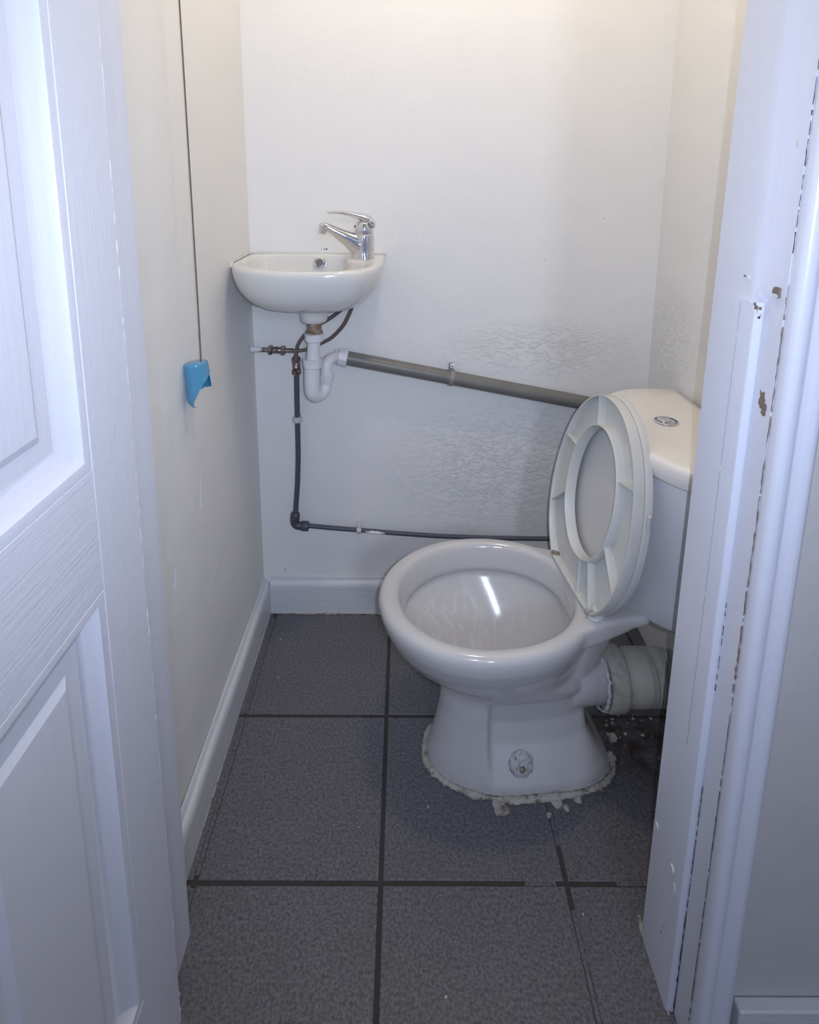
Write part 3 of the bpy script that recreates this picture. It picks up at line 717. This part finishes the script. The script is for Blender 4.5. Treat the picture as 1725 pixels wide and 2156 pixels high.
bm = bmesh.new(); lathe(bm, [(.0185, 0), (.0200, .002), (.0200, .007), (.0175, .009), (.0180, .013), (.0172, .017), (.0180, .021), (.0172, .026), (.0172, .03)], 32, (DR.x, DR.y, .876)); bobj('waste_tail', bm, M_rust)

# mixer tap on the right-hand ledge
TX, TY, TZ = -0.1000, 1.432, ZT
tap = thing('mixer_tap', 'chrome lever mixer tap on the right side of the basin', 'tap', (TX, TY, TZ))
TO = Vector((TX, TY, TZ))
def tobj(name, bm, m, **k):
    bmesh.ops.translate(bm, verts=bm.verts[:], vec=-TO); return obj(name, bm, m, tap, **k)
bm = bmesh.new()
lathe(bm, [(.0255, .0), (.0255, .002), (.0248, .004), (.0245, .030), (.0242, .058), (.0238, .0605), (.0228, .0615)], 48, TO)
def ell(c, dirv, hz, hw, n=28, roll=0):
    d = Vector(dirv).normalized(); u = Vector((0, 0, 1)); u = (u-d*u.dot(d)).normalized(); v_ = d.cross(u)
    return [Vector(c)+v_*hw*math.cos(2*PI*k/n)+u*hz*math.sin(2*PI*k/n) for k in range(n)]
D = Vector((-1, -.18, .35))
def tp(dx, dz): return TO+Vector((dx, dx*-.0+abs(dx)*-.16, dz))
rings = [ell(tp(-.002, .032), (-1, -.16, 0), .030, .022), ell(tp(-.012, .033), (-1, -.16, .1), .0295, .0215), ell(tp(-.022, .0385), (-1, -.16, .2), .0265, .0200), ell(tp(-.034, .0465), (-1, -.16, .35), .0215, .0175),
         ell(tp(-.050, .0570), (-1, -.16, .45), .0160, .0150), ell(tp(-.070, .0690), (-1, -.16, .48), .0120, .0132), ell(tp(-.088, .0790), (-1, -.16, .5), .0095, .0118), ell(tp(-.097, .0825), (-1, -.16, .2), .0092, .0115), ell(tp(-.104, .0820), (-1, -.16, -.2), .0075, .0095), ell(tp(-.108, .0795), (-1, -.16, -.5), .0045, .006)]
loft(bm, rings); body = tobj('tap_body', bm, M_chrome, angle=60)
bm = bmesh.new(); lathe(bm, [(.0098, -.002), (.0098, .006), (.0090, .007), (.0090, .013), (.0070, .0135)], 24, tp(-.0985, .0770), (-.25, 0, -1)); tobj('aerator', bm, M_chrome)
bm = bmesh.new(); lathe(bm, [(.0225, .0605), (.0232, .063), (.0230, .075), (.0205, .088), (.014, .094)], 40, TO); tobj('cartridge_housing', bm, M_chrome)
bm = bmesh.new()
rings = [ell(tp(.0245, .0790), (-1, -.16, .9), .004, .0120), ell(tp(.0225, .0860), (-1, -.16, .7), .0085, .0200), ell(tp(.012, .0955), (-1, -.16, .5), .0115, .0228), ell(tp(-.002, .1020), (-1, -.16, .35), .0105, .0222), ell(tp(-.018, .1070), (-1, -.16, .3), .0075, .0200),
         ell(tp(-.036, .1115), (-1, -.16, .2), .0056, .0165), ell(tp(-.056, .1145), (-1, -.16, .1), .0044, .0135), ell(tp(-.074, .1152), (-1, -.16, 0), .0036, .0105), ell(tp(-.085, .1145), (-1, -.16, -.1), .0028, .0070), ell(tp(-.089, .1140), (-1, -.16, -.1), .0008, .0020)]
loft(bm, rings); tobj('lever', bm, M_chrome, angle=70)
bm = bmesh.new(); lathe(bm, [(.0028, -.001), (.0028, .0008), (.0, .0008)], 14, tp(-.0232, .081), (-1, -.16, 0), caps=False); tobj('indicator_plug', bm, M_dark)

# plastic trap under the basin
TR0 = Vector((DR.x, DR.y, 0.70))
trap = thing('basin_trap', 'white plastic P trap hanging under the hand basin', 'trap', TR0)
def robj(name, bm, m, **k):
    bmesh.ops.translate(bm, verts=bm.verts[:], vec=-TR0); return obj(name, bm, m, trap, **k)
bm = bmesh.new(); lathe(bm, [(.0205, 0), (.0222, .002), (.0222, .016), (.0235, .0165), (.0235, .019), (.0205, .020)], 48, (DR.x-.001, DR.y, .857), scallop=.03, ns=8); robj('nut', bm, M_plast, angle=35)
bm = bmesh.new(); tube(bm, [(DR.x-.001, DR.y, .860), (DR.x-.006, DR.y, .800)], .0158, 28); robj('inlet_pipe', bm, M_plast)
bm = bmesh.new(); lathe(bm, [(.0200, 0), (.0225, .002), (.0228, .018), (.0240, .019), (.0240, .022), (.0180, .0235)], 48, (DR.x-.0065, DR.y, .789), scallop=.03, ns=8); robj('nut', bm, M_plast, angle=35)
rx, ry = -.2005, 1.432
bm = bmesh.new()
pth = [Vector((DR.x-.0075, DR.y, .792)), Vector((DR.x-.0085, DR.y, .760)), Vector((DR.x-.009, DR.y, .731))]
A_, B_ = Vector((DR.x-.009, DR.y, .731)), Vector((rx-.002, ry, .733)); mid = (A_+B_)/2
for k in range(1, 12):
    a = PI*k/12; pth.append(mid+(A_-mid)*math.cos(a)+Vector((0, 0, -.0235))*math.sin(a))
pth += [B_, Vector((rx-.001, ry, .749))]
tube(bm, pth, 0, 28, [.0195, .0193, .0188]+[.0186-.0002*k for k in range(1, 12)]+[.0160, .0160]); robj('u_bend', bm, M_plast, angle=60)
bm = bmesh.new(); lathe(bm, [(.0172, 0), (.0182, .002), (.0182, .014), (.0196, .015), (.0196, .019), (.0165, .021)], 48, (rx, ry, .737), scallop=.03, ns=8); robj('nut', bm, M_plast, angle=35)
bm = bmesh.new()
pth = catmull([(rx, ry, .755), (rx, ry+.001, .772), (rx+.002, ry+.006, .787), (rx+.009, ry+.022, .7925), (rx+.017, ry+.043, .790), (rx+.030, ry+.058, .787)], 6)
tube(bm, pth, .0150, 26); robj('elbow', bm, M_plast, angle=60)
wa = Vector((1, 0, -.2)).normalized(); wo = Vector((-.184, 1.4905, .7895))
bm = bmesh.new(); lathe(bm, [(.0175, -.004), (.0185, 0), (.0185, .006), (.0220, .008), (.0235, .010), (.0235, .026), (.0255, .0265), (.0255, .032), (.0215, .034)], 56, wo, wa, scallop=.035, ns=8); robj('nut', bm, M_plast, angle=35)

# grey waste pipe
wp0 = wo+wa*.028
wp = thing('waste_pipe', 'grey plastic waste pipe sloping along the back wall behind the seat', 'pipe', wp0)
bm = bmesh.new(); wp1 = Vector((0.668, 1.500, wp0.z-.2*(0.668-wp0.x)+.004)); n = 12
tube(bm, [wp0.lerp(wp1, k/n)-wp0 for k in range(n+1)], .0192, 36); obj('pipe', bm, M_waste, wp)
GRP = 'plastic clips holding the pipes to the back wall'
# clip on the waste pipe
f = (0.127-wp0.x)/(wp1.x-wp0.x); cp = wp0.lerp(wp1, f)
cl = thing('pipe_clip', 'grey plastic clip with a screw tab on the sloping waste pipe', 'pipe clip', cp, GRP)
bm = bmesh.new(); lathe(bm, [(.0194, -.006), (.0222, -.006), (.0222, .006), (.0194, .006)], 36, (0, 0, 0), wa, caps=False); obj('band', bm, M_clipg, cl, angle=40)
obj('tab', B(-.0055, .0055, -.004, .022, .018, .036), M_clipg, cl, bevel=.001)
bm = bmesh.new(); lathe(bm, [(.0062, 0), (.0062, .002), (.0045, .0035), (0, .0036)], 20, (0.0015, -.004, .0345), (0, -1, 0), caps=False); scw = obj('screw', bm, M_dab, cl)
bm = bmesh.new(); lathe(bm, [(.0018, 0), (.0018, .0008)], 10, (0.0015, -.0074, .0345), (0, -1, 0)); obj('slot', bm, M_dark, scw)

# tap tails (flexible copper)
pp = catmull([(-.128, 1.440, .962), (-.133, 1.448, .935), (-.140, 1.455, .915), (-.158, 1.462, .880), (-.188, 1.472, .846), (-.216, 1.480, .828), (-.245, 1.484, .813), (-.272, 1.488, .8045), (-.300, 1.490, .803)], 6)
bm = bmesh.new(); tube(bm, pp, .0050, 14); tobj('tail_pipe', bm, M_hose)
pp = catmull([(-.135, 1.455, .960), (-.150, 1.472, .932), (-.172, 1.480, .911), (-.200, 1.484, .890), (-.235, 1.487, .870), (-.262, 1.490, .848), (-.280, 1.492, .824), (-.287, 1.493, .803), (-.288, 1.494, .786)], 6)
bm = bmesh.new(); tube(bm, pp, .0050, 14); tobj('tail_pipe', bm, M_hose)

# horizontal compression coupling from the left wall
hc = thing('pipe_coupling', 'tarnished brass coupling on a stub of pipe from the left wall', 'pipe fitting', (XL, 1.490, .805))
def hobj(name, bm, m, **k):
    bmesh.ops.translate(bm, verts=bm.verts[:], vec=-Vector((XL, 1.490, .805))); return obj(name, bm, m, hc, **k)
bm = bmesh.new(); tube(bm, [(XL-.004, 1.490, .8065), (-.352, 1.490, .8045), (-.296, 1.490, .8030)], .0065, 18); hobj('stub_pipe', bm, M_brass)
bm = bmesh.new(); hexnut(bm, Vector((-.361, 1.490, .8050)), (1, 0, -.03), .0134, .010); hobj('nut', bm, M_brass, smooth=False)
bm = bmesh.new(); hexnut(bm, Vector((-.328, 1.490, .8040)), (1, 0, -.03), .0134, .011); hobj('nut', bm, M_brass, smooth=False)
bm = bmesh.new(); lathe(bm, [(.0085, 0), (.0092, .002), (.0092, .020), (.0085, .023)], 20, (-.351, 1.490, .8047), (1, 0, -.03)); hobj('coupling_body', bm, M_brass)
rnd = random.Random(9); bm = bmesh.new(); pts = [Vector((XL+.001+.036*k/14, 1.4885, .8068)) for k in range(15)]; tube(bm, pts, 0, 12, [.0088-.00012*k*k*.35*rnd.uniform(.5, 1.2) for k in range(15)]); hobj('paint_lump', bm, M_dab)

# vertical valve and the dark water pipe
vv = thing('isolating_valve', 'small brass isolating valve on top of the dark vertical pipe', 'valve', (-.289, 1.494, .735))
def vobj(name, bm, m, **k):
    bmesh.ops.translate(bm, verts=bm.verts[:], vec=-Vector((-.289, 1.494, .735))); return obj(name, bm, m, vv, **k)
bm = bmesh.new(); lathe(bm, [(.0060, 0), (.0060, .020)], 18, (-.289, 1.494, .782)); vobj('inlet', bm, M_brass)
bm = bmesh.new(); hexnut(bm, Vector((-.289, 1.494, .770)), (0, 0, 1), .0125, .014); vobj('nut', bm, M_brass, smooth=False)
bm = bmesh.new(); lathe(bm, [(.0088, 0), (.0105, .003), (.0105, .018), (.0085, .022)], 20, (-.289, 1.494, .750)); vobj('valve_body', bm, M_brass)
bm = bmesh.new(); hexnut(bm, Vector((-.289, 1.494, .737)), (0, 0, 1), .0132, .013); vobj('nut', bm, M_brass, smooth=False)
bm = bmesh.new(); lathe(bm, [(.0035, 0), (.0035, .0015), (0, .0016)], 12, (-.2875, 1.4835, .761), (0, -1, 0), caps=False); vobj('screw_slot', bm, M_dab)
PW = Vector((-.304, 1.494, .30))
pw = thing('water_pipe', 'dark slate water pipe down the wall and low along behind the toilet', 'pipe', PW)
def pobj(name, bm, m, **k):
    bmesh.ops.translate(bm, verts=bm.verts[:], vec=-PW); return obj(name, bm, m, pw, **k)
bm = bmesh.new(); tube(bm, [(-.289, 1.494, .740), (-.290, 1.494, .66), (-.2905, 1.495, .58), (-.2915, 1.496, .50), (-.2955, 1.496, .42), (-.3010, 1.495, .36), (-.3035, 1.494, .322)], .0072, 20); pobj('vertical_pipe', bm, M_slate)
bm = bmesh.new(); lathe(bm, [(.0120, 0), (.0130, .002), (.0130, .020), (.0115, .026), (.0085, .028)], 28, (-.3065, 1.493, .304), (.12, 0, 1))
tube(bm, catmull([(-.3060, 1.493, .312), (-.3060, 1.493, .300), (-.2990, 1.493, .2925), (-.2860, 1.493, .2905)], 5), .0118, 22)
lathe(bm, [(.0115, 0), (.0138, .002), (.0138, .018), (.0120, .021)], 28, (-.2880, 1.493, .2905), (1, 0, -.06)); pobj('elbow', bm, M_slate2, angle=50)
bm = bmesh.new(); tube(bm, [(-.272, 1.496, .2895), (-.20, 1.498, .281), (-.126, 1.499, .2745), (-.04, 1.500, .266), (.10, 1.501, .2555), (.25, 1.501, .2500), (.43, 1.500, .2490), (.60, 1.498, .250), (.668, 1.498, .250)], .0062, 18); pobj('horizontal_pipe', bm, M_slate)
rnd = random.Random(2); bm = bmesh.new(); pts = [Vector((-.110+.058*k/14, 1.4945, .2725-.0052*k/14)) for k in range(15)]; tube(bm, pts, 0, 8, [.0012+.0038*math.sin(PI*k/14)*rnd.uniform(.6, 1.1) for k in range(15)]); pobj('paint_drip', bm, M_dab)
# clips on the thin pipe
c2_ = thing('pipe_clip', 'white plastic ring clip halfway down the dark vertical pipe', 'pipe clip', (-.2905, 1.495, .608), GRP)
bm = bmesh.new(); lathe(bm, [(.0074, -.008), (.0120, -.007), (.0128, -.004), (.0128, .004), (.0120, .007), (.0074, .008)], 28, (0, 0, 0), (0, 0, 1), caps=False); obj('band', bm, M_clipw, c2_)
obj('backing', B(-.005, .005, .010, .028, -.006, .006), M_clipw, c2_)
c3_ = thing('pipe_clip', 'white plastic clip on the low horizontal pipe beside the paint drip', 'pipe clip', (-.126, 1.499, .2745), GRP)
bm = bmesh.new(); lathe(bm, [(.0064, -.006), (.0100, -.006), (.0100, .006), (.0064, .006)], 24, (0, 0, 0), (1, 0, -.05), caps=False); obj('band', bm, M_clipw, c3_)
obj('tab', B(-.006, .006, -.004, .023, .007, .015), M_clipw, c3_, bevel=.001)

# ------------------------------------------------------------------ pull cord with its broken blue handle
KX, KY, KZ = -0.377, 1.030, 0.828
pull = thing('pull_cord', 'thin pull cord with broken blue plastic handle by the left wall', 'pull cord', (KX, KY, KZ))
def kobj(name, bm, m, **k):
    return obj(name, bm, m, pull, **k)
bm = bmesh.new(); tube(bm, [(.002, 0, .070), (.0025, 0, .2), (.0018, 0, .6), (.0005, 0, 1.0), (.0, 0, ZC-KZ-.02)], .0013, 10); kobj('cord', bm, M_cord)
bm = bmesh.new(); lathe(bm, [(.028, 0), (.03, .005), (.03, .018), (.0, .0185)], 24, (0, 0, ZC-KZ-.0185), caps=False); kobj('switch_body', bm, M_clipw)
def handle_bottom(a):
    """lowest height of the shell for direction a (0 = +x, -90 deg = towards the camera)"""
    d = math.degrees(a) % 360
    # long tongue on the left and near side, broken away on the right
    keys = [(0, .060), (14, .063), (22, .062), (26, .034), (60, .031), (110, .027), (150, .022), (172, .016), (190, .009), (205, .003), (220, .0), (235, .0), (243, .003), (252, .010), (262, .018), (275, .025), (285, .032), (297, .039), (310, .045), (330, .052), (350, .058), (360, .060)]
    for (d0, h0), (d1, h1) in zip(keys, keys[1:]):
        if d0 <= d <= d1: return h0+(h1-h0)*(d-d0)/(d1-d0)
    return .03
NK = 72; rnd = random.Random(11)
jag = [rnd.uniform(-.0009, .0009) for _ in range(NK)]
rings = []
def hr(h): return .0215+.0040*(1-h/.085)-(.010*(max(0, (.016-h))/.016)**2)
for inner in (0, 1):
    rr = []
    for s_ in range(13):
        row = []
        for k in range(NK):
            a = 2*PI*k/NK; hb = handle_bottom(a)+jag[k]*(1 if handle_bottom(a) > .001 else 0); h = hb+(.083-hb)*s_/12
            r_ = hr(h)-(.0022 if inner else 0); row.append((r_*math.cos(a), r_*math.sin(a), h-(.002 if inner and s_ == 12 else 0)))
        rr.append(row)
    rings.append(rr)
seq = rings[0][::-1]
bm = bmesh.new()
top = [[(q_*(.0215-.0018)*math.cos(2*PI*k/NK), q_*(.0215-.0018)*math.sin(2*PI*k/NK), .0845+.0006*(1-q_)) for k in range(NK)] for q_ in (.15, 1.0)]
loft(bm, top+seq, True, False)
hs = kobj('handle', bm, M_blue, angle=60)
bm = bmesh.new(); loft(bm, rings[1], False, True); hi = kobj('handle_inside', bm, M_blue, angle=60)
bm = bmesh.new(); loft(bm, [rings[0][0], rings[1][0]], False, False); he = kobj('broken_edge', bm, M_bluee, angle=60)
for o in (hs, hi, he): o.rotation_euler = (math.radians(-3), math.radians(-7), 0)

# small marks: screw holes in the plaster above the cistern
wr = bpy.data.objects['wall_right']
for k, (y, z, s_) in enumerate([(1.425, .862, .003), (1.40, .846, .002), (1.385, .85, .0025), (1.342, .838, .003)]):
    patch('screw_hole', 0.670, y, z, s_, s_, M_dark, wr, 70+k, 8, .0004, facing='x')
wb = bpy.data.objects['wall_back']
for k, (x, z, s_) in enumerate([(.372, 1.045, .002), (-.212, 1.071, .003), (-.206, 1.071, .004), (-.219, 1.071, .002), (-.345, .132, .003), (.52, 1.155, .002)]):
    bm = bmesh.new(); lathe(bm, [(s_*.6, -.0004), (s_*.5, .0005)], 8, (x, YB, z), (0, -1, 0)); obj('speck', bm, M_dark, wb)

wl = bpy.data.objects['wall_left']; rnd = random.Random(31)
for pts in ([(.930, .560), (.926, .545), (.919, .528)], [(1.075, .660), (1.070, .620), (1.066, .600)], [(.905, .470), (.902, .440)]):
    bm = bmesh.new(); tube(bm, catmull([(XL+.0021, y, z) for y, z in pts], 4), .0006, 6); obj('scratch', bm, M_dab, wl)
cs = bpy.data.objects['cistern']
